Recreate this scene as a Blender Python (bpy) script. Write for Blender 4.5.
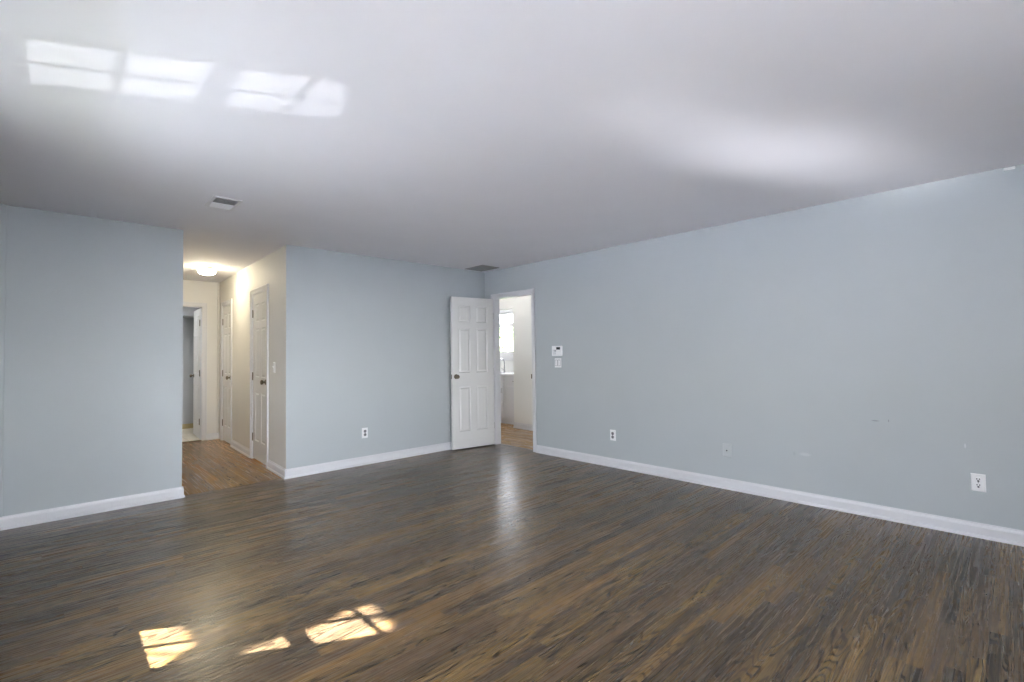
import bpy, bmesh, math, random
from mathutils import Vector, Matrix

for o in list(bpy.data.objects):
    bpy.data.objects.remove(o)
S = bpy.context.scene
C = S.collection
random.seed(7)

# ------------------------------------------------------------------ camera
F_PX, YAW, PITCH, ROLL, CAM_Z = 480.37, 0.76214, 0.026735, -0.012464, 1.263
def cam_axes():
    cy, sy = math.cos(YAW), math.sin(YAW)
    f = Vector((sy, cy, 0)); r = Vector((cy, -sy, 0)); u = Vector((0, 0, 1))
    cp, sp = math.cos(PITCH), math.sin(PITCH)
    f2 = f * cp + u * sp; u2 = u * cp - f * sp
    cr, sr = math.cos(ROLL), math.sin(ROLL)
    return r * cr + u2 * sr, u2 * cr - r * sr, f2
cam = bpy.data.objects.new('camera', bpy.data.cameras.new('camera'))
C.objects.link(cam)
r_, u_, f_ = cam_axes()
m = Matrix((r_, u_, -f_)).transposed().to_4x4()
m.translation = Vector((0, 0, CAM_Z))
cam.matrix_world = m
cam.data.sensor_fit = 'HORIZONTAL'
cam.data.sensor_width = 36.0
cam.data.lens = F_PX * 36.0 / 1024.0
cam.data.clip_start = 0.02
S.camera = cam

# ------------------------------------------------------------------ world, sun, daylight, exposure
S.view_settings.view_transform = 'Standard'
S.view_settings.look = 'None'
S.view_settings.gamma = 1.0
S.view_settings.use_curve_mapping = False
S.cycles.use_light_tree = False      # keeps the window-pane shadows crisp
S.view_settings.exposure = 1.36

SKY = 4.2           # skylight strength
SUN = 46.0          # sun strength
MIRROR_SUN = 0.34   # sunlight thrown up by a shiny surface outside
HALL_LAMP = 36.0

W = bpy.data.worlds.new('sky'); S.world = W; W.use_nodes = True
wn = W.node_tree.nodes; wl = W.node_tree.links
bgn = wn['Background']
tc = wn.new('ShaderNodeTexCoord'); sepw = wn.new('ShaderNodeSeparateXYZ')
rampw = wn.new('ShaderNodeValToRGB')
wl.new(tc.outputs['Generated'], sepw.inputs[0]); wl.new(sepw.outputs[2], rampw.inputs[0])
rampw.color_ramp.elements[0].position = 0.0; rampw.color_ramp.elements[0].color = (0.95, 0.97, 1.0, 1)
rampw.color_ramp.elements[1].position = 0.7; rampw.color_ramp.elements[1].color = (0.76, 0.83, 1.0, 1)
dotn = wn.new('ShaderNodeVectorMath'); dotn.operation = 'DOT_PRODUCT'; wl.new(tc.outputs['Generated'], dotn.inputs[0]); dotn.inputs[1].default_value = (-0.604, 0.329, 0.725)
mxn = wn.new('ShaderNodeMath'); mxn.operation = 'MAXIMUM'; wl.new(dotn.outputs['Value'], mxn.inputs[0]); mxn.inputs[1].default_value = 0.0
pwn = wn.new('ShaderNodeMath'); pwn.operation = 'POWER'; wl.new(mxn.outputs[0], pwn.inputs[0]); pwn.inputs[1].default_value = 5.0
mdn = wn.new('ShaderNodeMath'); mdn.operation = 'MULTIPLY_ADD'; wl.new(pwn.outputs[0], mdn.inputs[0]); mdn.inputs[1].default_value = SKY * 1.6; mdn.inputs[2].default_value = SKY
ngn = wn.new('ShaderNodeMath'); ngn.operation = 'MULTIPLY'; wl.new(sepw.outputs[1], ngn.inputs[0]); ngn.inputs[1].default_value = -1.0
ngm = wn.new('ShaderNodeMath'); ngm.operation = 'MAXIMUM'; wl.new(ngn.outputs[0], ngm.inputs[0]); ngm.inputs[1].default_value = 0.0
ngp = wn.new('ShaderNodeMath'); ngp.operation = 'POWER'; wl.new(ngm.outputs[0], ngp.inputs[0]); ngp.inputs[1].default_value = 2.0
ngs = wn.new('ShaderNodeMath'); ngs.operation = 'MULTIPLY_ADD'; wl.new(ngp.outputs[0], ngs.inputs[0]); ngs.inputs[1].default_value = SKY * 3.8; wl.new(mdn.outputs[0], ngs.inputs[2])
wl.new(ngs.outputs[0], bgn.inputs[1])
wl.new(rampw.outputs[0], bgn.inputs[0]); bgn.inputs[1].default_value = SKY

def aim(o, d):
    o.rotation_euler = Vector(d).to_track_quat('-Z', 'Y').to_euler()

SUN_DIR = Vector((1.0, -0.545, -1.2))
sl = bpy.data.lights.new('sun', 'SUN'); sl.energy = SUN; sl.angle = math.radians(0.53); sl.color = (1.0, 0.97, 0.93)
so = bpy.data.objects.new('sun', sl); C.objects.link(so); so.location = (-8, 6, 10); aim(so, SUN_DIR)

# the same sun thrown upward through the left window by a level shiny surface outside
UP_DIR = Vector((1.0, -0.51, 1.2))
def beam(name, at_window, back, sx, sy, watts, spread, color):
    a = bpy.data.lights.new(name, 'AREA'); a.shape = 'RECTANGLE'; a.size = sx; a.size_y = sy
    a.energy = watts; a.spread = math.radians(spread); a.color = color
    o = bpy.data.objects.new(name, a); C.objects.link(o)
    z = -UP_DIR.normalized()
    y = Vector((0, 0, 1)); y = (y - z * y.dot(z)).normalized(); x = y.cross(z)
    mm = Matrix((x, y, z)).transposed().to_4x4(); mm.translation = Vector(at_window) - UP_DIR * back
    o.matrix_world = mm
    return o
beam('reflected_sun', (-0.36, 2.748, 1.40), 1.25, 0.43, 1.55, MIRROR_SUN, 0.5, (0.93, 0.95, 1.0))

UPD2 = (3.2, -1.16, 1.07)
def glow(name, loc, d, sx, sy, watts, spread, color):
    a = bpy.data.lights.new(name, 'AREA'); a.shape = 'ELLIPSE'; a.size = sx; a.size_y = sy; a.energy = watts; a.spread = math.radians(spread); a.color = color
    o = bpy.data.objects.new(name, a); C.objects.link(o); o.location = loc; aim(o, d)
# lamp added outside the middle window for the ceiling glow off the sunlit floor
glow('added_ceiling_glow', (-1.45, 2.56, .95), UPD2, .45, .25, 1.15, 11, (0.93, 0.94, 1.0))

def portal(name, loc, direction, sx, sy, watts=0, color=(1, 1, 1)):
    a = bpy.data.lights.new(name, 'AREA'); a.shape = 'RECTANGLE'; a.size = sx; a.size_y = sy
    if watts:
        a.energy = watts; a.color = color
    else:
        a.cycles.is_portal = True
    o = bpy.data.objects.new(name, a); C.objects.link(o); o.location = loc
    aim(o, direction)
    return o

# ------------------------------------------------------------------ materials
def mat(name, color, rough=0.5, metal=0.0, spec=0.5, bump=0.0, bscale=200.0, var=0.0):
    M = bpy.data.materials.new(name); M.use_nodes = True
    nt = M.node_tree; n = nt.nodes; l = nt.links
    p = n['Principled BSDF']
    p.inputs['Base Color'].default_value = (*color, 1); p.inputs['Roughness'].default_value = rough
    p.inputs['Metallic'].default_value = metal; p.inputs['Specular IOR Level'].default_value = spec
    t = n.new('ShaderNodeTexCoord')
    if bump or var:
        nz = n.new('ShaderNodeTexNoise'); nz.inputs['Scale'].default_value = bscale; nz.inputs['Detail'].default_value = 3
        l.new(t.outputs['Object'], nz.inputs['Vector'])
        if bump:
            b = n.new('ShaderNodeBump'); b.inputs['Strength'].default_value = bump; b.inputs['Distance'].default_value = 0.002
            l.new(nz.outputs[0], b.inputs['Height']); l.new(b.outputs[0], p.inputs['Normal'])
        if var:
            nz2 = n.new('ShaderNodeTexNoise'); nz2.inputs['Scale'].default_value = 3.0; nz2.inputs['Detail'].default_value = 4
            l.new(t.outputs['Object'], nz2.inputs['Vector'])
            mx = n.new('ShaderNodeMixRGB'); mx.blend_type = 'MULTIPLY'
            mr = n.new('ShaderNodeMapRange'); mr.inputs[1].default_value = 0.3; mr.inputs[2].default_value = 0.7
            mr.inputs[3].default_value = 1 - var; mr.inputs[4].default_value = 1.0
            l.new(nz2.outputs[0], mr.inputs[0])
            mx.inputs[0].default_value = 1; mx.inputs[1].default_value = (*color, 1)
            l.new(mr.outputs[0], mx.inputs[2]); l.new(mx.outputs[0], p.inputs['Base Color'])
    return M

def srgb(r, g, b):
    f = lambda c: (c / 255 / 12.92) if c / 255 <= 0.04045 else ((c / 255 + 0.055) / 1.055) ** 2.4
    return (f(r), f(g), f(b))

M_wall = mat('blue_grey_paint', srgb(179, 185, 187), 0.55, bump=0.12, bscale=260, var=0.02)
M_hallwall = mat('greige_paint', srgb(222, 220, 215), 0.6, bump=0.12, bscale=260, var=0.02)
M_passwall = mat('warm_white_paint', srgb(230, 230, 226), 0.6, bump=0.12, bscale=260, var=0.02)
M_ceil = mat('ceiling_paint', srgb(236, 235, 239), 0.8, bump=0.15, bscale=180, var=0.02)
M_trim = mat('white_gloss_trim', srgb(214, 214, 216), 0.3)
M_door = mat('white_door_paint', srgb(216, 215, 212), 0.35)
M_plate = mat('white_plastic', srgb(238, 238, 238), 0.35)
M_plate_painted = mat('painted_over_plastic', srgb(186, 191, 192), 0.45)
M_slot = mat('dark_slot', srgb(30, 30, 32), 0.6)
M_slotgrey = mat('grey_slot', srgb(120, 120, 122), 0.5)
M_screen = mat('dark_display', srgb(60, 66, 66), 0.2)
M_brass = mat('aged_brass', srgb(120, 112, 96), 0.32, metal=1.0)
M_bronze = mat('antique_bronze_hinge', srgb(100, 92, 74), 0.4, metal=0.8)
M_vent = mat('vent_enamel', srgb(226, 226, 228), 0.4)
M_ventdark = mat('duct_dark', srgb(46, 46, 48), 0.8)
M_returnvent = mat('grey_vent_enamel', srgb(150, 149, 146), 0.5)
M_steel = mat('chrome', srgb(190, 190, 192), 0.15, metal=1.0)
M_counter = mat('white_counter', srgb(232, 232, 234), 0.25)
M_bathwall = mat('bath_grey_paint', srgb(176, 179, 181), 0.6, bump=0.1, bscale=260)
M_tan = mat('tan_tile', srgb(176, 160, 116), 0.35)
M_leaf = mat('leaf', srgb(92, 124, 50), 0.5, var=0.3)
M_bounce = mat('pale_bounce_ground', srgb(228, 229, 234), 0.9, bump=0.3, bscale=60, var=0.1)
M_paleleaf = mat('pale_leaf', srgb(166, 182, 132), 0.5, var=0.2)
M_bark = mat('bark', srgb(92, 76, 60), 0.9, bump=0.6, bscale=40, var=0.3)
M_lawn = mat('lawn', srgb(60, 66, 54), 0.9, bump=0.5, bscale=60, var=0.3)
M_shade = mat('roller_shade_cloth', srgb(240, 238, 230), 0.8)

def emit_mat(name, color, strength):
    M = bpy.data.materials.new(name); M.use_nodes = True
    p = M.node_tree.nodes['Principled BSDF']
    p.inputs['Base Color'].default_value = (0.9, 0.88, 0.82, 1); p.inputs['Roughness'].default_value = 0.3
    p.inputs['Emission Color'].default_value = (*color, 1); p.inputs['Emission Strength'].default_value = strength
    return M
M_globe = emit_mat('lit_opal_glass', (1.0, 0.88, 0.64), HALL_LAMP)
M_globe_cool = emit_mat('added_lamp_white', (0.97, 0.98, 1.0), 55.0)
M_globe_warm = emit_mat('added_lamp_soft', (1.0, 0.97, 0.95), 16.0)

def glass_mat():
    M = bpy.data.materials.new('window_glass'); M.use_nodes = True
    nt = M.node_tree; n = nt.nodes; l = nt.links; n.remove(n['Principled BSDF'])
    tr = n.new('ShaderNodeBsdfTransparent'); gl = n.new('ShaderNodeBsdfGlossy'); gl.inputs['Roughness'].default_value = 0.02
    mx = n.new('ShaderNodeMixShader'); mx.inputs[0].default_value = 0.06
    l.new(tr.outputs[0], mx.inputs[1]); l.new(gl.outputs[0], mx.inputs[2])
    l.new(mx.outputs[0], n['Material Output'].inputs[0])
    return M
M_glass = glass_mat()

def plank_mat(name, along, width, length, dark, mid, light, rough, seam=0.55, grain=1.0):
    """strip floor: staggered boards, each with its own tone, cathedral grain and pores"""
    M = bpy.data.materials.new(name); M.use_nodes = True
    nt = M.node_tree; n = nt.nodes; l = nt.links; p = n['Principled BSDF']
    def math_(op, a, b=None, c=None):
        k = n.new('ShaderNodeMath'); k.operation = op
        for i, v in enumerate((a, b, c)):
            if v is None: continue
            if isinstance(v, (int, float)): k.inputs[i].default_value = v
            else: l.new(v, k.inputs[i])
        return k.outputs[0]
    def white(a, b=None):
        k = n.new('ShaderNodeTexWhiteNoise'); k.noise_dimensions = '2D'
        c = n.new('ShaderNodeCombineXYZ'); l.new(a, c.inputs[0])
        if b is not None: l.new(b, c.inputs[1])
        l.new(c.outputs[0], k.inputs['Vector']); return k.outputs['Value']
    def noise(vx, vy, vz, scale, detail, rough_=0.5, dist=0.0):
        c = n.new('ShaderNodeCombineXYZ')
        for i, v in enumerate((vx, vy, vz)):
            if isinstance(v, (int, float)): c.inputs[i].default_value = v
            else: l.new(v, c.inputs[i])
        k = n.new('ShaderNodeTexNoise'); k.inputs['Scale'].default_value = scale
        k.inputs['Detail'].default_value = detail; k.inputs['Roughness'].default_value = rough_
        k.inputs['Distortion'].default_value = dist
        l.new(c.outputs[0], k.inputs['Vector']); return k.outputs[0]
    def maprange(v, a, b, c_, d):
        k = n.new('ShaderNodeMapRange'); l.new(v, k.inputs[0])
        for i, q in enumerate((a, b, c_, d)): k.inputs[i + 1].default_value = q
        return k.outputs[0]
    g = n.new('ShaderNodeNewGeometry'); sp = n.new('ShaderNodeSeparateXYZ'); l.new(g.outputs['Position'], sp.inputs[0])
    X, Y = (sp.outputs[0], sp.outputs[1]) if along == 'x' else (sp.outputs[1], sp.outputs[0])
    v = math_('DIVIDE', Y, width); row = math_('FLOOR', v); fv = math_('SUBTRACT', v, row)
    off = math_('MULTIPLY', white(row), 37.0)
    lenr = math_('MULTIPLY_ADD', white(math_('ADD', row, 91.3)), length * 0.6, length * 0.7)
    u = math_('ADD', math_('DIVIDE', X, lenr), off); col = math_('FLOOR', u); fu = math_('SUBTRACT', u, col)
    rnd = white(row, col); rnd2 = white(math_('ADD', row, 17.7), math_('ADD', col, 5.1))
    shift = math_('MULTIPLY', rnd, 40.0); shift2 = math_('MULTIPLY', rnd2, 23.0)
    # cathedral rings
    base = noise(math_('MULTIPLY_ADD', X, 1.1, shift), math_('MULTIPLY_ADD', Y, 11.0, shift2), shift, 1.0, 1.5, 0.45, 0.15)
    rings = math_('SINE', math_('MULTIPLY', base, 130.0))
    ringm = maprange(rings, 0.15, 1.0, 0.0, 1.0)
    ringm = math_('POWER', ringm, 1.6)
    # long streaks and fine pores
    streak = noise(math_('MULTIPLY_ADD', X, 1.6, shift), math_('MULTIPLY_ADD', Y, 80.0, shift2), 0.0, 1.0, 1.5, 0.5)
    pores = noise(math_('MULTIPLY_ADD', X, 14.0, shift), math_('MULTIPLY', Y, 220.0), 3.0, 1.0, 1.0, 0.5)
    broad = noise(X, Y, 0.0, 0.9, 2.0)
    tone = math_('MULTIPLY_ADD', rnd, 0.28, 0.22)
    tone = math_('ADD', tone, maprange(streak, 0.3, 0.7, -0.10 * grain, 0.10 * grain))
    tone = math_('ADD', tone, maprange(broad, 0.3, 0.7, -0.03, 0.03))
    tone = math_('SUBTRACT', tone, math_('MULTIPLY', math_('MULTIPLY', ringm, maprange(rnd2, 0.25, 0.8, 0.10, 0.60)), grain))
    tone = math_('SUBTRACT', tone, maprange(pores, 0.50, 0.70, 0.0, 0.24 * grain))
    cr = n.new('ShaderNodeValToRGB'); l.new(tone, cr.inputs[0])
    e = cr.color_ramp.elements; e[0].position = 0.0; e[0].color = (*dark, 1); e[1].position = 0.75; e[1].color = (*light, 1)
    q = cr.color_ramp.elements.new(0.33); q.color = (*mid, 1)
    # hue drift between boards
    hs = n.new('ShaderNodeHueSaturation'); l.new(cr.outputs[0], hs.inputs['Color'])
    l.new(maprange(rnd2, 0, 1, 0.495, 0.505), hs.inputs['Hue']); l.new(maprange(rnd, 0, 1, 0.85, 1.1), hs.inputs['Saturation'])
    # seams
    ev = math_('MINIMUM', fv, math_('SUBTRACT', 1.0, fv)); ev = math_('MULTIPLY', ev, width)
    eu = math_('MINIMUM', fu, math_('SUBTRACT', 1.0, fu)); eu = math_('MULTIPLY', eu, length)
    ed = math_('MINIMUM', ev, eu)
    sm = maprange(ed, 0.0004, 0.0022, seam, 1.0)
    mx = n.new('ShaderNodeMixRGB'); mx.blend_type = 'MULTIPLY'; mx.inputs[0].default_value = 1
    l.new(hs.outputs[0], mx.inputs[1]); l.new(sm, mx.inputs[2]); l.new(mx.outputs[0], p.inputs['Base Color'])
    rg = maprange(streak, 0.3, 0.7, rough + 0.04, rough - 0.03); l.new(rg, p.inputs['Roughness'])
    p.inputs['Specular IOR Level'].default_value = 0.42
    bh = math_('ADD', math_('MULTIPLY', pores, 0.25), math_('MULTIPLY', sm, 0.8))
    bh = math_('ADD', bh, math_('MULTIPLY', noise(math_('MULTIPLY', X, 3.0), math_('MULTIPLY', Y, 12.0), 0.0, 1.0, 2.0), 1.2))
    b = n.new('ShaderNodeBump'); b.inputs['Strength'].default_value = 0.10; b.inputs['Distance'].default_value = 0.0012
    l.new(bh, b.inputs['Height']); l.new(b.outputs[0], p.inputs['Normal'])
    return M
M_floor = plank_mat('dark_oak_strip', 'x', 0.057, 0.95, srgb(48, 36, 24), srgb(92, 73, 49), srgb(146, 121, 83), 0.27)
M_floor_hall = plank_mat('amber_oak_strip', 'y', 0.057, 1.1, srgb(116, 84, 42), srgb(138, 101, 50), srgb(160, 120, 66), 0.25, 0.75, 0.45)
M_floor_pass = plank_mat('tan_oak_strip', 'y', 0.057, 1.1, srgb(140, 108, 72), srgb(174, 140, 98), srgb(200, 168, 124), 0.25, 0.75, 0.45)

def tile_mat():
    M = bpy.data.materials.new('beige_floor_tile'); M.use_nodes = True
    nt = M.node_tree; n = nt.nodes; l = nt.links; p = n['Principled BSDF']
    t = n.new('ShaderNodeTexCoord'); b = n.new('ShaderNodeTexBrick')
    b.inputs['Scale'].default_value = 1.0; b.offset = 0.0
    b.inputs['Brick Width'].default_value = 0.3; b.inputs['Row Height'].default_value = 0.3; b.inputs['Mortar Size'].default_value = 0.006
    b.inputs['Color1'].default_value = (*srgb(214, 206, 190), 1); b.inputs['Color2'].default_value = (*srgb(222, 214, 200), 1)
    b.inputs['Mortar'].default_value = (*srgb(180, 172, 156), 1)
    l.new(t.outputs['Object'], b.inputs['Vector']); l.new(b.outputs[0], p.inputs['Base Color'])
    p.inputs['Roughness'].default_value = 0.3
    return M
M_tile = tile_mat()

# painted right wall with its few scuffs and a spackled patch
def scuffed_wall():
    M = M_wall.copy(); M.name = 'blue_grey_paint_scuffed'
    nt = M.node_tree; n = nt.nodes; l = nt.links; p = n['Principled BSDF']
    src = p.inputs['Base Color'].links[0].from_socket
    g = n.new('ShaderNodeNewGeometry')
    cur = src
    for (y, z, ry, rz, colr, amt) in ((0.745, 0.725, 0.030, 0.006, srgb(120, 122, 124), .55), (0.665, 0.732, 0.004, 0.012, srgb(110, 112, 114), .6),
                                      (1.22, 0.405, 0.05, 0.018, srgb(212, 214, 214), .35), (0.255, 0.60, 0.006, 0.02, srgb(216, 218, 220), .6),
                                      (1.30, 0.40, 0.012, 0.022, srgb(160, 166, 170), .4)):
        sb = n.new('ShaderNodeVectorMath'); sb.operation = 'SUBTRACT'; l.new(g.outputs['Position'], sb.inputs[0]); sb.inputs[1].default_value = (4.485, y, z)
        ml = n.new('ShaderNodeVectorMath'); ml.operation = 'MULTIPLY'; l.new(sb.outputs[0], ml.inputs[0]); ml.inputs[1].default_value = (0, 1 / ry, 1 / rz)
        ln = n.new('ShaderNodeVectorMath'); ln.operation = 'LENGTH'; l.new(ml.outputs[0], ln.inputs[0])
        mr = n.new('ShaderNodeMapRange'); l.new(ln.outputs['Value'], mr.inputs[0])
        mr.inputs[1].default_value = 0.5; mr.inputs[2].default_value = 1.0; mr.inputs[3].default_value = amt; mr.inputs[4].default_value = 0.0
        mx = n.new('ShaderNodeMixRGB'); l.new(mr.outputs[0], mx.inputs[0]); l.new(cur, mx.inputs[1]); mx.inputs[2].default_value = (*colr, 1)
        cur = mx.outputs[0]
    l.new(cur, p.inputs['Base Color'])
    return M
M_wall_scuffed = scuffed_wall()

# ------------------------------------------------------------------ mesh helpers
class MB:
    def __init__(s): s.bm = bmesh.new()
    def box(s, x0, y0, z0, x1, y1, z1, bevel=0.0):
        vs = bmesh.ops.create_cube(s.bm, size=1.0)['verts']
        for v in vs:
            v.co = Vector(((x0 + x1) / 2 + v.co.x * (x1 - x0), (y0 + y1) / 2 + v.co.y * (y1 - y0), (z0 + z1) / 2 + v.co.z * (z1 - z0)))
        if bevel:
            es = list({e for v in vs for e in v.link_edges})
            bmesh.ops.bevel(s.bm, geom=es, offset=bevel, segments=2, affect='EDGES', profile=0.5)
        return s
    def poly_prism(s, pts0, pts1):
        """closed solid between two same-count loops"""
        a = [s.bm.verts.new(p) for p in pts0]; b = [s.bm.verts.new(p) for p in pts1]
        k = len(a)
        for i in range(k): s.bm.faces.new((a[i], a[(i + 1) % k], b[(i + 1) % k], b[i]))
        s.bm.faces.new(list(reversed(a))); s.bm.faces.new(b)
        return s
    def lathe(s, prof, origin=(0, 0, 0), axis='z', seg=32, caps=True):
        o = Vector(origin); rings = []
        for (r, h) in prof:
            ring = []
            for i in range(seg):
                a = 2 * math.pi * i / seg
                c, d = r * math.cos(a), r * math.sin(a)
                p = {'z': (c, d, h), 'y': (d, h, c), 'x': (h, c, d)}[axis]
                ring.append(s.bm.verts.new(o + Vector(p)))
            rings.append(ring)
        for a, b in zip(rings, rings[1:]):
            for i in range(seg):
                s.bm.faces.new((a[i], a[(i + 1) % seg], b[(i + 1) % seg], b[i]))
        if caps:
            s.bm.faces.new(list(reversed(rings[0]))); s.bm.faces.new(rings[-1])
        return s
    def tube(s, pts, r, seg=12):
        pts = [Vector(p) for p in pts]; rings = []
        for i, p in enumerate(pts):
            t = (pts[min(i + 1, len(pts) - 1)] - pts[max(i - 1, 0)]).normalized()
            a = t.orthogonal().normalized() if i == 0 else (pa - t * pa.dot(t)).normalized()
            pa = a; b = t.cross(a)
            rr = r[i] if isinstance(r, (list, tuple)) else r
            rings.append([s.bm.verts.new(p + (a * math.cos(q) + b * math.sin(q)) * rr) for q in [2 * math.pi * k / seg for k in range(seg)]])
        for a, b in zip(rings, rings[1:]):
            for i in range(seg): s.bm.faces.new((a[i], a[(i + 1) % seg], b[(i + 1) % seg], b[i]))
        s.bm.faces.new(list(reversed(rings[0]))); s.bm.faces.new(rings[-1])
        return s
    def profile_run(s, prof, p0, p1, nrm):
        """extrude a (depth, z) profile from p0 to p1; depth goes along nrm"""
        p0, p1, nn = Vector((*p0, 0)), Vector((*p1, 0)), Vector((*nrm, 0))
        f = lambda P: [P + nn * d + Vector((0, 0, z)) for d, z in prof]
        return s.poly_prism(f(p0), f(p1))
    def build(s, name, material, parent=None, smooth=False):
        bmesh.ops.recalc_face_normals(s.bm, faces=s.bm.faces[:])
        me = bpy.data.meshes.new(name); s.bm.to_mesh(me); s.bm.free()
        me.materials.append(material)
        if smooth:
            for f in me.polygons: f.use_smooth = True
            try: me.set_sharp_from_angle(angle=math.radians(40))
            except Exception: pass
        o = bpy.data.objects.new(name, me); C.objects.link(o)
        if parent: o.parent = parent
        return o

def struct(o, label=None):
    o['kind'] = 'structure'
    if label: o['label'] = label
    return o
def tag(o, label, cat, group=None):
    o['label'] = label; o['category'] = cat
    if group: o['group'] = group
    return o
def empty(name, loc, rz=0.0, kind=None):
    o = bpy.data.objects.new(name, None); C.objects.link(o); o.location = loc; o.rotation_euler = (0, 0, rz)
    o.empty_display_size = 0.1
    if kind: o['kind'] = kind
    return o
def copy_tree(src, parent=None):
    c = src.copy(); C.objects.link(c)
    if parent: c.parent = parent
    for ch in [o for o in bpy.data.objects if o.parent == src]: copy_tree(ch, c)
    return c

# ------------------------------------------------------------------ room numbers (metres; camera stands at x=0, y=0)
XL, XR, YB, YR, H = -0.300, 4.485, 5.255, -1.7, 2.44
T = 0.12
HX0 = 0.853                       # hall opening, left jamb
HA = Vector((1.756, YB))          # outer corner of the hall's right wall
HU = Vector((0.037045, 0.999314)); HN = Vector((-HU.y, HU.x))   # along the hall wall / into the hall
HANG = math.atan2(HU.y, HU.x)
YE = 8.60                         # hall end wall
DY0, DY1 = 4.325, 5.045            # doorway in the right wall
DH = 2.04
XP = 5.716                        # far wall of the side passage
TR = 0.085                        # right wall thickness
WL_T = 0.16                       # left wall thickness

def wall_boxes(name, m, boxes):
    b = MB()
    for q in boxes: b.box(*q)
    return struct(b.build(name, m))

# floors
struct(MB().box(XL - .16, YR - .15, -.1, XR + .09, YB + .045, 0).build('floor', M_floor))
b = MB(); b.box(HX0 - .6, YB + .045, -.1, 2.6, YE + .02, 0); struct(b.build('floor_hall', M_floor_hall))
struct(MB().box(XR + .09, 2.4, -.1, 6.7, 7.6, 0).build('floor_passage', M_floor_pass))
struct(MB().box(-.4, YE + .02, -.1, 2.6, 10.45, 0).build('floor_bathroom', M_tile))
# ceiling
struct(MB().box(XL - .3, YR - .3, H, 6.8, 10.6, H + .12).build('ceiling', M_ceil))

# left wall: openings for two windows
WIN = [(2.565, 3.265, 0.68, 2.24), (1.79, 2.49, 0.68, 2.24), (0.15, 0.95, 0.68, 2.24)]
lb = []
ys = [YR - .15]
for (a, c, z0, z1) in sorted(WIN):
    lb.append((XL - WL_T, ys[-1], 0, XL, a, H)); lb.append((XL - WL_T, a, 0, XL, c, z0)); lb.append((XL - WL_T, a, z1, XL, c, H)); ys.append(c)
lb.append((XL - WL_T, ys[-1], 0, XL, YB, H))
wall_boxes('wall_left', M_wall, lb)
# back wall, left piece (beside the hall) and the block between hall and doorway
wall_boxes('wall_back_left', M_wall, [(XL - WL_T, YB, 0, HX0, YB + T, H)])
def block_wall():
    b = MB()
    p = [Vector((HA.x, HA.y)), Vector((XR + TR, YB)), Vector((XR + TR, YB + T))]
    pts = [(HA.x, YB), (XR + TR, YB), (XR + TR, YB + T), (HA.x + .1, YB + T)]
    b.poly_prism([Vector((x, y, 0)) for x, y in pts], [Vector((x, y, H)) for x, y in pts])
    return struct(b.build('wall_back', M_wall))
block_wall()
# right wall with the doorway
wall_boxes('wall_right', M_wall_scuffed, [(XR, YR - .15, 0, XR + TR, DY0, H), (XR, DY1, 0, XR + TR, YB, H), (XR, DY0, DH, XR + TR, DY1, H)])
# wall behind the camera with a wide window
RWIN = (0.1, 1.7, 0.68, 2.14)
wall_boxes('wall_rear', M_wall, [(XL - WL_T, YR - .15, 0, RWIN[0], YR, H), (RWIN[1], YR - .15, 0, XR + TR, YR, H),
                                 (RWIN[0], YR - .15, 0, RWIN[1], YR, RWIN[2]), (RWIN[0], YR - .15, RWIN[3], RWIN[1], YR, H)])

# hall right wall: local frame s along the wall, n into the hall
def hp(s, n, z): 
    v = HA + HU * s + HN * n
    return Vector((v.x, v.y, z))
def hall_prism(b, s0, s1, n0, n1, z0, z1):
    a = [hp(s0, n0, z0), hp(s1, n0, z0), hp(s1, n1, z0), hp(s0, n1, z0)]
    c = [hp(s0, n0, z1), hp(s1, n0, z1), hp(s1, n1, z1), hp(s0, n1, z1)]
    b.poly_prism(a, c)
D1 = (0.705, 1.345)     # near closet door
D2 = (2.535, 3.115)     # far closet door
S_END = 3.347
b = MB()
for s0, s1, z0, z1 in ((0.004, D1[0], 0, H), (D1[0], D1[1], DH, H), (D1[1], D2[0], 0, H), (D2[0], D2[1], DH, H), (D2[1], S_END + .1, 0, H)):
    hall_prism(b, s0, s1, -.1, 0, z0, z1)
struct(b.build('wall_hall_right', M_hallwall))
b = MB()
for d in (D1, D2): hall_prism(b, d[0] - .1, d[1] + .1, -.7, -.65, 0, H)
struct(b.build('wall_closet', M_hallwall))
# hall end wall with the bathroom doorway
BX0, BX1 = 0.945, 1.645
wall_boxes('wall_hall_end', M_hallwall, [(-.42, YE, 0, BX0, YE + T, H), (BX1, YE, 0, 2.42, YE + T, H), (BX0, YE, DH, BX1, YE + T, H)])
wall_boxes('wall_hall_left', M_hallwall, [(HX0 - .1, YB + T, 0, HX0, YE, H)])
# bathroom shell and the dropped shower header
wall_boxes('wall_bathroom', M_bathwall, [(-.3, 10.28, 0, 2.5, 10.4, H), (2.3, YE + T, 0, 2.42, 10.28, H), (-.42, YE + T, 0, -.3, 10.28, H)])
struct(MB().box(-.3, 9.75, 1.985, 2.3, 10.28, H).build('trim_1', M_bathwall))
# side passage and the nook past its end
wall_boxes('wall_passage', M_passwall, [(XP, 2.4, 0, XP + T, 5.96, H), (XP, 5.96, 2.05, XP + T, 7.6, H)])
wall_boxes('wall_passage_end', M_passwall, [(XR + TR, 2.3, 0, XP, 2.4, H), (XR + TR, 7.6, 0, 6.7, 7.7, H), (XP + T, 5.70, 0, 6.62, 5.78, H)])
NW = (6.42, 7.40, 1.22, 2.13)   # nook window y0 y1 z0 z1
wall_boxes('wall_nook', M_passwall, [(6.50, 5.78, 0, 6.62, NW[0], H), (6.50, NW[1], 0, 6.62, 7.6, H), (6.50, NW[0], 0, 6.62, NW[1], NW[2]), (6.50, NW[0], NW[3], 6.62, NW[1], H)])
wall_boxes('wall_passage_back', M_passwall, [(XR + TR, YB + T, 0, XR + TR + .02, 7.6, H)])

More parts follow.
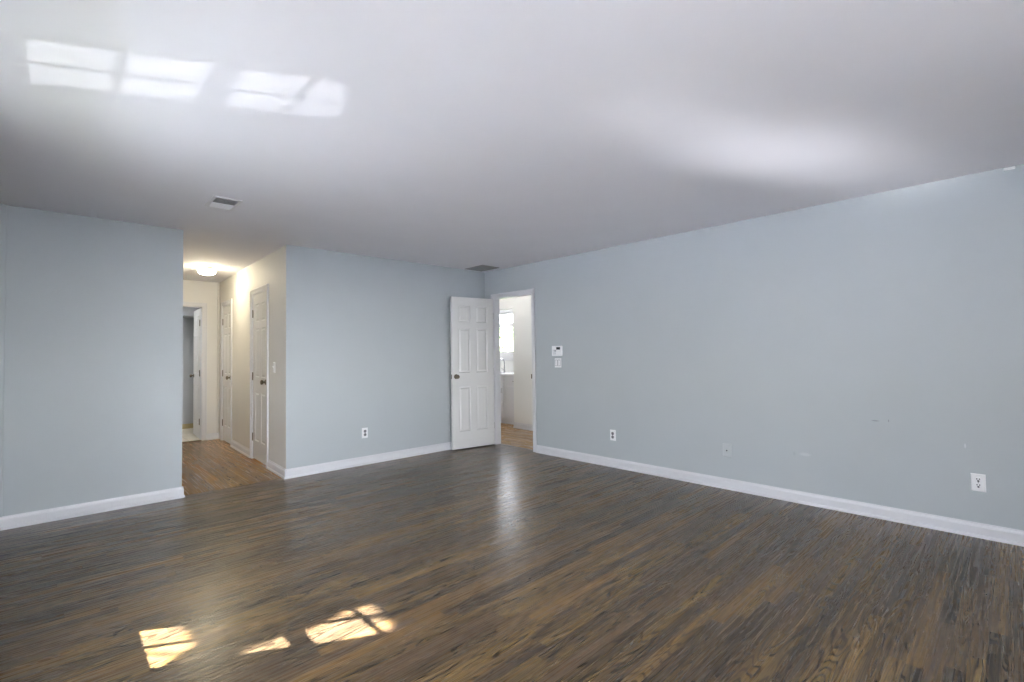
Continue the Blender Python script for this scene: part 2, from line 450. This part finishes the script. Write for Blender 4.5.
# ------------------------------------------------------------------ baseboards
BASE = [(0, 0), (.024, 0), (.024, .008), (.020, .018), (.014, .020), (.014, .070), (.011, .080), (.006, .086), (.004, .096), (0, .096)]
def base_run(b, p0, p1, nrm): b.profile_run(BASE, p0, p1, nrm)
b = MB(); base_run(b, (XR, YR), (XR, DY0 - .065), (-1, 0)); base_run(b, (XR, DY1 + .065), (XR, YB), (-1, 0)); struct(b.build('baseboard_right', M_trim))
b = MB(); base_run(b, (HA.x - .018, YB), (XR, YB), (0, -1)); struct(b.build('baseboard_back', M_trim))
b = MB(); base_run(b, (XL, YB), (HX0 + .012, YB), (0, -1)); base_run(b, (HX0, YB - .012), (HX0, YE), (1, 0)); struct(b.build('baseboard_back_left', M_trim))
b = MB(); base_run(b, (XL, YR), (XL, YB), (1, 0)); struct(b.build('baseboard_left', M_trim))
b = MB(); base_run(b, (XL, YR), (XR, YR), (0, 1)); struct(b.build('baseboard_rear', M_trim))
b = MB()
hv = lambda s: (HA + HU * s)
base_run(b, tuple(hv(-.02)), tuple(hv(D1[0] - .065)), tuple(HN)); base_run(b, tuple(hv(D1[1] + .065)), tuple(hv(D2[0] - .065)), tuple(HN))
struct(b.build('baseboard_hall_right', M_trim))
b = MB(); base_run(b, (BX1 + .065, YE), (1.90, YE), (0, -1)); base_run(b, (HX0, YE), (BX0 - .065, YE), (0, -1)); struct(b.build('baseboard_hall_end', M_trim))
b = MB(); base_run(b, (XP, 2.4), (XP, 5.96), (-1, 0)); struct(b.build('baseboard_passage', M_trim))
struct(MB().box(-.3, 10.262, 0, 2.3, 10.28, .085, .004).build('baseboard_bathroom', M_tan))

# corner moulding at the left end of the back wall
struct(MB().box(XL, YB - .014, .096, XL + .034, YB, H, .003).build('trim_2', M_wall))
# narrow corner post at the end of the hall
struct(MB().box(1.845, YE - .03, .096, 1.872, YE, H, .003).build('trim_3', M_hallwall))

# ------------------------------------------------------------------ door casings (flat casing with a raised outer bead, jamb lining)
def casing(name, w, depth, inv, mtx, room_faces=(1,), m=M_trim, leave=None):
    """local: x across the opening 0..w, y out of the wall (room side is y>0), wall body y from -depth to 0"""
    b = MB(); cw = .058
    for side in room_faces:
        y0 = 0 if side > 0 else -depth
        def bx(x0, z0, x1, z1):
            b.box(x0, y0, z0, x1, y0 + side * .011, z1, .002)
        bx(-cw - .006, 0, -.006, DH + cw + .006); bx(w + .006, 0, w + cw + .006, DH + cw + .006); bx(-.006, DH + .006, w + .006, DH + cw + .006)
        t = side * .018
        b.box(-cw - .006, y0, 0, -cw + .010, y0 + t, DH + cw + .006, .003)
        b.box(w + cw - .010, y0, 0, w + cw + .006, y0 + t, DH + cw + .006, .003)
        b.box(-cw + .010, y0, DH + cw - .010, w + cw - .010, y0 + t, DH + cw + .006, .003)
    b.box(-.012, -depth - .001, 0, .003, .001, DH); b.box(w - .003, -depth - .001, 0, w + .012, .001, DH); b.box(.003, -depth - .001, DH - .003, w - .003, .001, DH + .012)
    o = b.build(name, m); o.matrix_world = mtx
    return struct(o)
def frame_mtx(origin, xdir):
    """x along xdir, z up, y = z cross x"""
    x = Vector((*xdir, 0)).normalized(); z = Vector((0, 0, 1)); y = z.cross(x)
    mm = Matrix((x, y, z)).transposed().to_4x4(); mm.translation = Vector(origin)
    return mm
casing('trim_4', DY1 - DY0, TR, False, frame_mtx((XR, DY0, 0), (0, 1)), (1, -1))
casing('trim_5', D1[1] - D1[0], .1, False, frame_mtx(hp(D1[0], 0, 0), tuple(HU)))
casing('trim_6', D2[1] - D2[0], .1, False, frame_mtx(hp(D2[0], 0, 0), tuple(HU)))
casing('trim_7', BX1 - BX0, T, False, frame_mtx((BX1, YE, 0), (-1, 0)), (1, -1))
# door stops inside the two closet doorways and thresholds
b = MB(); b.box(BX0, YE - .005, 0, BX1, YE + .05, .008, .002); struct(b.build('trim_8', M_bronze))

# ------------------------------------------------------------------ six-panel doors
def door(name, w, loc, ang, label, knob_side='both', hinge_y=0.0, hinges=True):
    """local: hinge at x=0, leaf to x=w, faces at y=0 and y=t"""
    t = .035; z0, z1 = .014, 2.032; hgt = z1 - z0
    root = empty(name, loc, ang, 'structure'); root['label'] = label
    b = MB(); st = .112 * w / .70; ms = .098 * w / .70
    rows = [(.115, .335), (.42, 1.015), (1.20, 1.795)]
    cols = [(st, (w - ms) / 2), ((w + ms) / 2, w - st)]
    # stiles, rails
    b.box(0.005, 0, z0, st, t, z1); b.box(w - st, 0, z0, w - .005, t, z1); b.box(cols[0][1], 0, z0, cols[1][0], t, z1)
    edges = [0] + [v for r in rows for v in r] + [hgt]
    for c0, c1 in cols:
        for k in range(0, 8, 2): b.box(c0, 0, z1 - edges[k + 1], c1, t, z1 - edges[k])
        for r0, r1 in rows:
            za, zb = z1 - r1, z1 - r0
            b.box(c0, .010, za, c1, t - .010, zb)
            for face, sg in ((0, 1), (t, -1)):
                # sloped sticking and raised field
                def loop(i, y): return [Vector((c0 + i, y, za + i)), Vector((c1 - i, y, za + i)), Vector((c1 - i, y, zb - i)), Vector((c0 + i, y, zb - i))]
                i1, i2 = .013, .034
                b.poly_prism(loop(i1, face + sg * .0105), loop(i2, face + sg * .003))
                vs = [[b.bm.verts.new(v) for v in loop(0, face)], [b.bm.verts.new(v) for v in loop(.008, face + sg * .010)]]
                for q in range(4): b.bm.faces.new((vs[0][q], vs[0][(q + 1) % 4], vs[1][(q + 1) % 4], vs[1][q]))
    b.build('door_leaf', M_door, root)
    zk = .97
    for side, y, sg in (('back', 0, -1), ('front', t, 1)):
        if knob_side not in ('both', side): continue
        k = MB().lathe([(.030, 0), (.032, .003), (.028, .008), (.012, .010), (.011, .024), (.018, .030), (.0265, .038), (.0285, .047), (.025, .056), (.015, .060), (.004, .061)], axis='y', seg=24)
        if sg < 0:
            for v in k.bm.verts: v.co.y = -v.co.y
        o = k.build('knob', M_brass, root, True); o.location = (w - .062, y, zk)
    MB().box(w - .0055, .006, zk - .03, w - .003, t - .006, zk + .03, .001).build('latch_plate', M_bronze, root)
    if hinges:
        for zh in (.27, 1.02, 1.80):
            b = MB(); b.lathe([(.0065, -.045), (.0065, .045)], (0, hinge_y, zh), 'z', 12); b.lathe([(.004, .045), (.008, .047), (.006, .052)], (0, hinge_y, zh), 'z', 12)
            sgn = 1 if hinge_y > t / 2 else -1
            b.box(-.002, hinge_y - .002 * 1, zh - .045, .022, hinge_y + .0015, zh + .045)
            b.box(-.022, hinge_y - .002, zh - .045, .002, hinge_y + .0015, zh + .045)
            b.build('hinge', M_bronze, root, True)
    return root
# open door in the corner: hinged on the far jamb of the right-hand doorway, swung into the room
hd = Vector((3.800 - 4.452, 5.165 - 5.062))
door('door_1', .66, (4.452, 5.062, 0), math.atan2(hd.y, hd.x), 'white six-panel door standing open in the corner by the right doorway', hinge_y=-.004)
# closed closet doors in the hall (hinged on the far side, opening into the hall)
# local +y must face into the hall (HN): leaf runs from the far jamb back towards the room => x = -HU, y = z cross x = -HN ; use back face outward
door('door_2', D1[1] - D1[0], hp(D1[1], -.004, 0), math.atan2(-HU.y, -HU.x), 'white six-panel door nearest the room in the hall', 'back', hinge_y=-.004)
door('door_3', D2[1] - D2[0], hp(D2[1], -.004, 0), math.atan2(-HU.y, -HU.x), 'white six-panel door at the far end of the hall right wall', 'back', hinge_y=-.004)
# bathroom door, open away from the hall
door('door_4', .69, (BX1 + .032, YE + T + .006, 0), math.radians(86.8), 'white door standing open inside the bathroom doorway', hinge_y=.039)
# strike plate on the near jamb of the doorway
sp_ = MB().box(XR - .016, DY0 + .0, .94, XR + .06, DY0 + .002, 1.0).box(XR - .020, DY0 - .006, .945, XR - .011, DY0 + .002, .995).build('strike_plate', M_bronze)
tag(sp_, 'small dark metal strike plate on the near jamb of the right doorway', 'strike plate')

# ------------------------------------------------------------------ windows (double-hung with divided lights)
def window(name, mtx, w, z0, z1, cols, rows_each, label, zm=1.405):
    """local: x along the wall 0..w, y into the room, z up; glazing at y = -0.075"""
    root = bpy.data.objects.new(name, None); C.objects.link(root); root.matrix_world = mtx; root['kind'] = 'structure'; root['label'] = label
    b = MB(); d0, d1 = -.16, 0
    b.box(0, d0, z0, .018, d1, z1); b.box(w - .018, d0, z0, w, d1, z1); b.box(.018, d0, z1 - .02, w - .018, d1, z1); b.box(.018, d0, z0, w - .018, d1, z0 + .02)
    cw = .06
    b.box(-cw, 0, z0 - .02, 0, .016, z1 + cw, .003); b.box(w, 0, z0 - .02, w + cw, .016, z1 + cw, .003); b.box(0, 0, z1, w, .016, z1 + cw, .003)
    b.box(-cw - .02, 0, z0 - .02, w + cw + .02, .020, z0, .004); b.box(-cw, 0, z0 - .09, w + cw, .014, z0 - .02, .003)
    b.build('window_frame', M_trim, root)
    for nm, za, zb, y in (('lower_sash', z0 + .02, zm + .025, -.053), ('upper_sash', zm - .025, z1 - .02, -.078)):
        b = MB(); t = .022
        x0, x1 = .018, w - .018; s = .022
        rb = .07 if nm == 'lower_sash' else .05
        rt = .075 if nm == 'lower_sash' else (.12 if z1 > 2.2 else .05)
        b.box(x0, y - t / 2, za, x0 + s, y + t / 2, zb); b.box(x1 - s, y - t / 2, za, x1, y + t / 2, zb)
        b.box(x0 + s, y - t / 2, za, x1 - s, y + t / 2, za + rb); b.box(x0 + s, y - t / 2, zb - rt, x1 - s, y + t / 2, zb)
        gx0, gx1, gz0, gz1 = x0 + s, x1 - s, za + rb, zb - rt
        for c in range(1, cols):
            xc = gx0 + (gx1 - gx0) * c / cols; b.box(xc - .010, y - .009, gz0, xc + .010, y + .009, gz1)
        for r in range(1, rows_each):
            zc = gz0 + (gz1 - gz0) * r / rows_each; b.box(gx0, y - .0085, zc - .011, gx1, y + .0085, zc + .011)
        sash = b.build(nm, M_trim, root)
        MB().box(gx0, y - .002, gz0, gx1, y + .002, gz1).build('pane', M_glass, sash)
    return root
# left wall: x runs along -y so that local y points into the room (+x)
for i, (a, c, z0, z1) in enumerate(WIN):
    window('window_%d' % (i + 1), frame_mtx((XL, c, 0), (0, -1)), c - a, z0, z1, 3, 2,
           ['divided double-hung window on the left wall, farthest from the camera', 'divided double-hung window on the left wall, middle of three', 'divided double-hung window on the left wall, beside the camera'][i])
window('window_4', frame_mtx((RWIN[0], YR, 0), (1, 0)), RWIN[1] - RWIN[0], RWIN[2], RWIN[3], 6, 2, 'wide divided window behind the camera')
window('window_5', frame_mtx((6.50, NW[0], 0), (0, 1)), NW[1] - NW[0], NW[2], NW[3], 1, 1, 'bright window over the counter seen through the right doorway', 1.85)

portal('portal_left', (XL - WL_T - .03, 2.915, 1.46), (1, 0, 0), .7, 1.56)
portal('portal_left_middle', (XL - WL_T - .03, 2.14, 1.46), (1, 0, 0), .7, 1.56)
portal('portal_left_near', (XL - WL_T - .03, .55, 1.46), (1, 0, 0), .8, 1.56)
portal('portal_rear', (.9, YR - .18, 1.41), (0, 1, 0), 1.6, 1.46)
portal('portal_nook', (6.65, 6.91, 1.67), (-1, 0, 0), .98, .9)

# ------------------------------------------------------------------ ground outside
struct(MB().box(-34, -40, -.55, 30, 34, -.45).build('ground_bounce', M_bounce))  # unseen pale ground, put in to bounce light onto the ceiling
struct(MB().box(-3.7, -4.2, -.449, 13, 16, -.35).build('ground_lawn', M_lawn))

# ------------------------------------------------------------------ unseen tree added outside the left window, leaves placed to shape the sun patches
SUN_POLYS = [
    [(.20, 3.0), (.425, 2.95), (.410, 2.60), (.45, 2.56), (.40, 2.52), (.24, 2.43)],
    [(.60, 2.310), (.80, 2.215), (.80, 2.305), (.76, 2.30)],
    [(.84, 2.265), (.93, 2.275), (1.06, 2.30), (1.150, 2.275), (1.125, 2.03), (.84, 2.19)],
]
def inside(px, py, poly):
    c = False; k = len(poly)
    for i in range(k):
        (x0, y0), (x1, y1) = poly[i], poly[(i + 1) % k]
        if (y0 > py) != (y1 > py) and px < (x1 - x0) * (py - y0) / (y1 - y0) + x0: c = not c
    return c
def sun_tree():
    root = empty('sun_mask_tree', (-3.0, 5.4, -.35)); 
    b = MB(); rnd = random.Random(3); n_ok = 0
    def leaf(P, L):
        d = Vector((rnd.uniform(-1, 1), rnd.uniform(-1, 1), rnd.uniform(-1, 1))).normalized()
        # leaves tilt to face the light
        nrm = (-SUN_DIR.normalized() + d * .55).normalized(); a = nrm.orthogonal().normalized()
        a = (Matrix.Rotation(rnd.uniform(0, 6.28), 3, nrm) @ a); e = nrm.cross(a)
        pts = [P - a * L, P - a * L * .3 + e * L * .42, P + a * L * .35 + e * L * .38, P + a * L, P + a * L * .35 - e * L * .38, P - a * L * .3 - e * L * .42]
        b.bm.faces.new([b.bm.verts.new(q - root.location) for q in pts])
    while n_ok < 17000:
        # pick a spot on the floor inside the window's sun footprint, go back up the ray
        fx = rnd.uniform(.05, 1.75); v = rnd.uniform(1.62, 3.42); fy = v - .545 * (fx + .36)
        L = rnd.uniform(.018, .034)
        mrg = L * 1.15
        bad = False
        for poly in SUN_POLYS:
            for ox, oy in ((0, 0), (mrg * 1.4, 0), (-mrg * 1.4, 0), (0, mrg), (0, -mrg), (mrg, mrg * .7), (-mrg, -mrg * .7), (mrg, -mrg * .7), (-mrg, mrg * .7)):
                if inside(fx + ox, fy + oy, poly): bad = True
        if bad: continue
        tau = fx + rnd.uniform(2.2, 2.6)
        P = Vector((fx, fy, 0)) - SUN_DIR * tau
        leaf(P, L); n_ok += 1
    for k in range(2500):
        P = Vector((-3.2 + rnd.gauss(0, .3), 6.3 + rnd.gauss(0, .3), 3.6 + rnd.gauss(0, .35)))
        leaf(P, rnd.uniform(.04, .07))
    b.build('foliage', M_leaf, root)
    MB().tube([(0, 0, 0), (.02, -.03, 1.2), (-.03, 0, 2.2), (-.1, .1, 3.4), (-.2, .15, 4.4)], [.11, .10, .08, .05, .02]).build('trunk', M_bark, root, True)
    for fx, fy, tau, z in ((.52, 2.36, 2.9, 1.7), (1.42, 1.86, 3.8, 2.6), (1.7, 1.75, 4.0, 3.4)):
        q = Vector((fx, fy, 0)) - SUN_DIR * tau - root.location
        st = Vector((-.03, 0, z)); md = st.lerp(q, .5) + Vector((0, .1, .1))
        MB().tube([st, md, q], [.035, .022, .008]).build('branch', M_bark, root, True)
    tag(root, 'unseen leafy tree added outside the left window to mask the sun', 'tree')
sun_tree()

def bush(loc, rad, n, seed, label):
    root = empty('garden_bush', loc); rnd = random.Random(seed); b = MB()
    for k in range(n):
        d = Vector((rnd.gauss(0, 1), rnd.gauss(0, 1), rnd.gauss(0, 1))).normalized() * (rnd.random() ** .4)
        P = Vector((d.x * rad, d.y * rad, rad * 1.3 + d.z * rad * 1.3)); L = rnd.uniform(.06, .10)
        nrm = (d + Vector((rnd.uniform(-.6, .6), rnd.uniform(-.6, .6), rnd.uniform(-.6, .6)))).normalized(); a = nrm.orthogonal().normalized(); e = nrm.cross(a)
        pts = [P - a * L, P + e * L * .45, P + a * L, P - e * L * .45]
        b.bm.faces.new([b.bm.verts.new(q) for q in pts])
    b.build('foliage', M_paleleaf, root)
    MB().tube([(0, 0, 0), (.03, 0, rad), (0, .04, rad * 2)], [.06, .045, .02]).build('stem', M_bark, root, True)
    tag(root, label, 'bush')
bush((9.6, 10.2, -.35), .96, 6500, 5, 'green bush outside the window beyond the right doorway')

# ------------------------------------------------------------------ ceiling lamps
def flush_lamp(name, loc, m, label, group=None):
    root = empty(name, loc)
    MB().lathe([(.082, 0), (.087, -.004), (.088, -.026), (.084, -.034), (.070, -.036)], seg=48).build('base', M_plate if m is not M_globe else mat('brushed_nickel', srgb(170, 164, 150), .35, metal=.9), root, True)
    MB().lathe([(.080, -.034), (.094, -.038), (.100, -.048), (.099, -.062), (.090, -.080), (.068, -.094), (.036, -.102), (.006, -.104)], seg=48).build('glass_shade', m, root, True)
    tag(root, label, 'ceiling light')
    return root
flush_lamp('flush_ceiling_light', (1.43, 7.22, H), M_globe, 'glowing white glass flush ceiling light in the hall')
flush_lamp('bathroom_added_lamp', (0.6, 9.25, H), M_globe_cool, 'added unseen lamp inside the bathroom, left of its doorway')  # lamp added out of view to light the bathroom
flush_lamp('passage_added_lamp', (5.12, 5.9, H), M_globe_warm, 'added unseen lamp in the passage beyond the right doorway')  # unseen lamp added to brighten the passage and cabinet front

flush_lamp('nook_added_lamp', (6.12, 6.75, H), M_globe_warm, 'added unseen lamp over the counter beyond the right doorway')  # extra lamp hidden behind the header, added to brighten the nook

# ------------------------------------------------------------------ ceiling vents
def register(name, loc, lx, ly, label, two_way, m, mdark, nv):
    root = empty(name, loc)
    fw = .022; t = .008
    b = MB()
    def fr(x0, y0, x1, y1): b.box(x0, y0, -t, x1, y1, 0, .002)
    fr(-lx / 2, -ly / 2, lx / 2, -ly / 2 + fw); fr(-lx / 2, ly / 2 - fw, lx / 2, ly / 2); fr(-lx / 2, -ly / 2 + fw, -lx / 2 + fw, ly / 2 - fw); fr(lx / 2 - fw, -ly / 2 + fw, lx / 2, ly / 2 - fw)
    if two_way: b.box(-lx / 2 + fw, -.005, -t, lx / 2 - fw, .005, 0)
    b.build('frame', m, root)
    MB().box(-lx / 2 + .01, -ly / 2 + .01, -.0015, lx / 2 - .01, ly / 2 - .01, -.0005).build('duct_opening', mdark, root)
    y0, y1 = -ly / 2 + fw, ly / 2 - fw; x0, x1 = -lx / 2 + fw + .002, lx / 2 - fw - .002
    for k in range(nv):
        yc = y0 + (y1 - y0) * (k + .5) / nv
        lean = (-.009 if yc < 0 else .009) if two_way else .006
        b = MB(); th = .0012
        lo, hi = Vector((0, yc + lean, -t - .004)), Vector((0, yc - lean, -.002))
        pr = [(lo.y - th, lo.z), (lo.y + th, lo.z), (hi.y + th, hi.z), (hi.y - th, hi.z)]
        b.poly_prism([Vector((x0, y, z)) for y, z in pr], [Vector((x1, y, z)) for y, z in pr])
        b.build('vane', m, root)
    tag(root, label, 'vent')
    return root
register('ceiling_vent', (.925, 4.135, H), .19, .31, 'small white ceiling vent left of the hall opening, half dark slots', True, M_vent, M_ventdark, 12)
register('return_air_vent', (4.225, 5.005, H), .30, .38, 'grey ceiling vent above the open door in the far corner', False, M_returnvent, M_ventdark, 18)

# ------------------------------------------------------------------ wall plates. local: x along the wall, y out of the wall, z up
def plate_root(name, mtx):
    o = bpy.data.objects.new(name, None); C.objects.link(o); o.matrix_world = mtx; return o
def cover(root, w, h, m):
    b = MB(); b.poly_prism([Vector((sx * w / 2, 0, sz * h / 2)) for sx, sz in ((-1, -1), (1, -1), (1, 1), (-1, 1))],
                           [Vector((sx * (w / 2 - .005), .006, sz * (h / 2 - .005))) for sx, sz in ((-1, -1), (1, -1), (1, 1), (-1, 1))])
    return b.build('cover_plate', m, root)
def screw(root, x, z, m=M_slotgrey):
    MB().lathe([(.0035, .005), (.003, .0072), (.001, .0076)], (x, 0, z), 'y', 12).build('screw', m, root, True)
def duplex(name, mtx, label, m=M_plate, mface=M_plate, mslot=M_slot, slot=1.0):
    r = plate_root(name, mtx); cover(r, .074, .118, m); screw(r, 0, 0)
    for zc in (-.0195, .0195):
        b = MB(); b.lathe([(.0172, .004), (.0172, .0078), (.0160, .0084), (.003, .0086)], (0, 0, zc), 'y', 28)
        f = b.build('socket', mface, r, True)
        s = slot
        for sx in (-.0064, .0064):
            MB().box(sx - .0013 * s, .008, zc + .001, sx + .0013 * s, .0095, zc + .0105).build('slot', mslot, f)
        MB().lathe([(.0030 * s, .008), (.0030 * s, .0095)], (0, 0, zc - .0075), 'y', 12).build('ground_hole', mslot, f)
    tag(r, label, 'outlet'); return r
back_m = lambda x, z: frame_mtx((x, YB, z), (-1, 0))       # faces -y
right_m = lambda y, z: frame_mtx((XR, y, z), (0, 1))       # faces -x
duplex('wall_outlet', back_m(2.63, .365), 'white outlet low on the back wall between hall and open door', mface=M_slotgrey, slot=1.3)
duplex('wall_outlet', right_m(3.10, .350), 'white outlet on the right wall nearest the doorway, grey sockets', mface=M_slotgrey, slot=1.2)
duplex('wall_outlet', right_m(.197, .363), 'white outlet with dark slots at the right edge, nearest the camera', slot=1.9)
# painted-over jack plate
r = plate_root('jack_plate', right_m(1.853, .352)); cover(r, .082, .122, M_plate_painted); screw(r, 0, .042, M_plate_painted); screw(r, 0, -.042, M_plate_painted)
MB().lathe([(.011, .005), (.011, .008), (.0085, .0085), (.008, .013), (.005, .0135)], (0, 0, 0), 'y', 20).build('collar', M_plate_painted, r, True)
MB().lathe([(.0065, .012), (.0065, .0145), (.002, .0147)], (0, 0, .001), 'y', 14).build('socket_hole', M_slot, r, True)
tag(r, 'wall-coloured jack plate with one dark hole on the right wall', 'jack plate')
# double rocker switch under the keypad
r = plate_root('double_switch', right_m(3.884, 1.146)); cover(r, .108, .116, M_plate)
for sx in (-.023, .023):
    b = MB(); b.poly_prism([Vector((sx + q, y, z)) for q, y, z in ((-.0165, .0055, -.034), (.0165, .0055, -.034), (.0165, .0055, .034), (-.0165, .0055, .034))],
                           [Vector((sx + q, y, z)) for q, y, z in ((-.015, .010, -.0325), (.015, .010, -.0325), (.015, .0068, .0325), (-.015, .0068, .0325))])
    b.build('rocker', M_plate, r)
    MB().box(sx - .020, .0052, -.037, sx + .020, .0064, .037).build('rocker_gap', M_slotgrey, r)
tag(r, 'white double rocker switch under the keypad on the right wall', 'light switch')
# keypad
r = plate_root('alarm_keypad', right_m(3.884, 1.292))
MB().box(-.078, 0, -.062, .078, .026, .062, .006).build('housing', M_plate, r)
MB().box(-.058, .0255, .016, .004, .0275, .046, .001).build('display', M_screen, r)
for a in range(3):
    for c in range(3):
        MB().box(.018 + a * .017 - .006, .0255, -.035 + c * .022 - .006, .018 + a * .017 + .006, .0285, -.035 + c * .022 + .006, .001).build('key', M_plate_painted, r)
MB().box(.006, .0255, -.004, .032, .0272, .008, .001).build('indicator_window', M_slotgrey, r)
tag(r, 'white alarm keypad with a dark display beside the right doorway', 'keypad')
# hall light switch
r = plate_root('light_switch', frame_mtx(hp(.42, 0, 1.145), tuple(HU))); cover(r, .074, .118, M_plate); screw(r, 0, .03); screw(r, 0, -.03)
b = MB(); b.box(-.006, .0055, -.013, .006, .0075, .013, .001); b.poly_prism([Vector((q, .007, z)) for q, z in ((-.0045, -.002), (.0045, -.002), (.0045, .010), (-.0045, .010))],
    [Vector((q, .020, z)) for q, z in ((-.004, .008), (.004, .008), (.004, .014), (-.004, .014))]); b.build('toggle', M_plate, r)
tag(r, 'white toggle switch on the hall wall beside the near closet door', 'light switch')
# small white sensor high on the right wall
r = plate_root('motion_sensor', right_m(-.005, 2.425))
MB().box(-.027, 0, -.009, .027, .016, .009, .005).build('housing', M_plate, r, True)
MB().box(-.012, .0155, -.004, .012, .0172, .004, .001).build('lens', M_plate, r)
tag(r, 'tiny white sensor at the top of the right wall by the ceiling', 'sensor')

# ------------------------------------------------------------------ counter in the nook
CX, CY0, CY1 = 5.885, 5.80, 7.58
r = empty('base_cabinet', (CX, CY0, 0))
L_ = CY1 - CY0
b = MB(); b.box(.02, 0, .10, .59, L_, .868); b.box(.07, 0, 0, .59, L_, .10); b.build('body', M_trim, r)
nd = 3
for k in range(nd):
    y0, y1 = L_ * k / nd + .008, L_ * (k + 1) / nd - .008
    d = MB(); d.box(0, y0, .12, .02, y1, .68, .002)
    d.box(-.006, y0, .12, 0, y0 + .055, .68); d.box(-.006, y1 - .055, .12, 0, y1, .68); d.box(-.006, y0 + .055, .12, 0, y1 - .055, .175); d.box(-.006, y0 + .055, .625, 0, y1 - .055, .68)
    dd = d.build('cabinet_door', M_trim, r)
    MB().tube([(-.006, y0 + .028, .56), (-.03, y0 + .028, .565), (-.03, y0 + .028, .635), (-.006, y0 + .028, .64)], .005).build('handle', M_steel, dd, True)
    w_ = MB().box(0, y0, .70, .02, y1, .855, .002).build('drawer_front', M_trim, r)
    MB().tube([(0, (y0 + y1) / 2 - .05, .78), (-.026, (y0 + y1) / 2 - .045, .78), (-.026, (y0 + y1) / 2 + .045, .78), (0, (y0 + y1) / 2 + .05, .78)], .005).build('handle', M_steel, w_, True)
tag(r, 'white base cabinet under the window beyond the right doorway', 'cabinet')
w_ = MB().box(CX - .025, CY0 - .01, .868, 6.498, CY1 + .01, .906, .004).build('countertop', M_counter)
tag(w_, 'white countertop on the cabinet beyond the right doorway', 'countertop')
r = empty('faucet', (6.28, 6.80, .906))
MB().lathe([(.028, 0), (.028, .006), (.018, .014), (.014, .05), (.012, .06)], seg=24).build('base', M_steel, r, True)
MB().tube([(0, 0, .05), (0, 0, .20), (-.02, 0, .245), (-.06, 0, .265), (-.11, 0, .255), (-.135, 0, .21)], [.011, .011, .011, .011, .010, .010]).build('spout', M_steel, r, True)
MB().tube([(0, .0, .045), (0, .045, .06), (0, .085, .085)], [.007, .006, .005]).build('lever', M_steel, r, True)
tag(r, 'chrome gooseneck faucet on the countertop under the bright window', 'faucet')
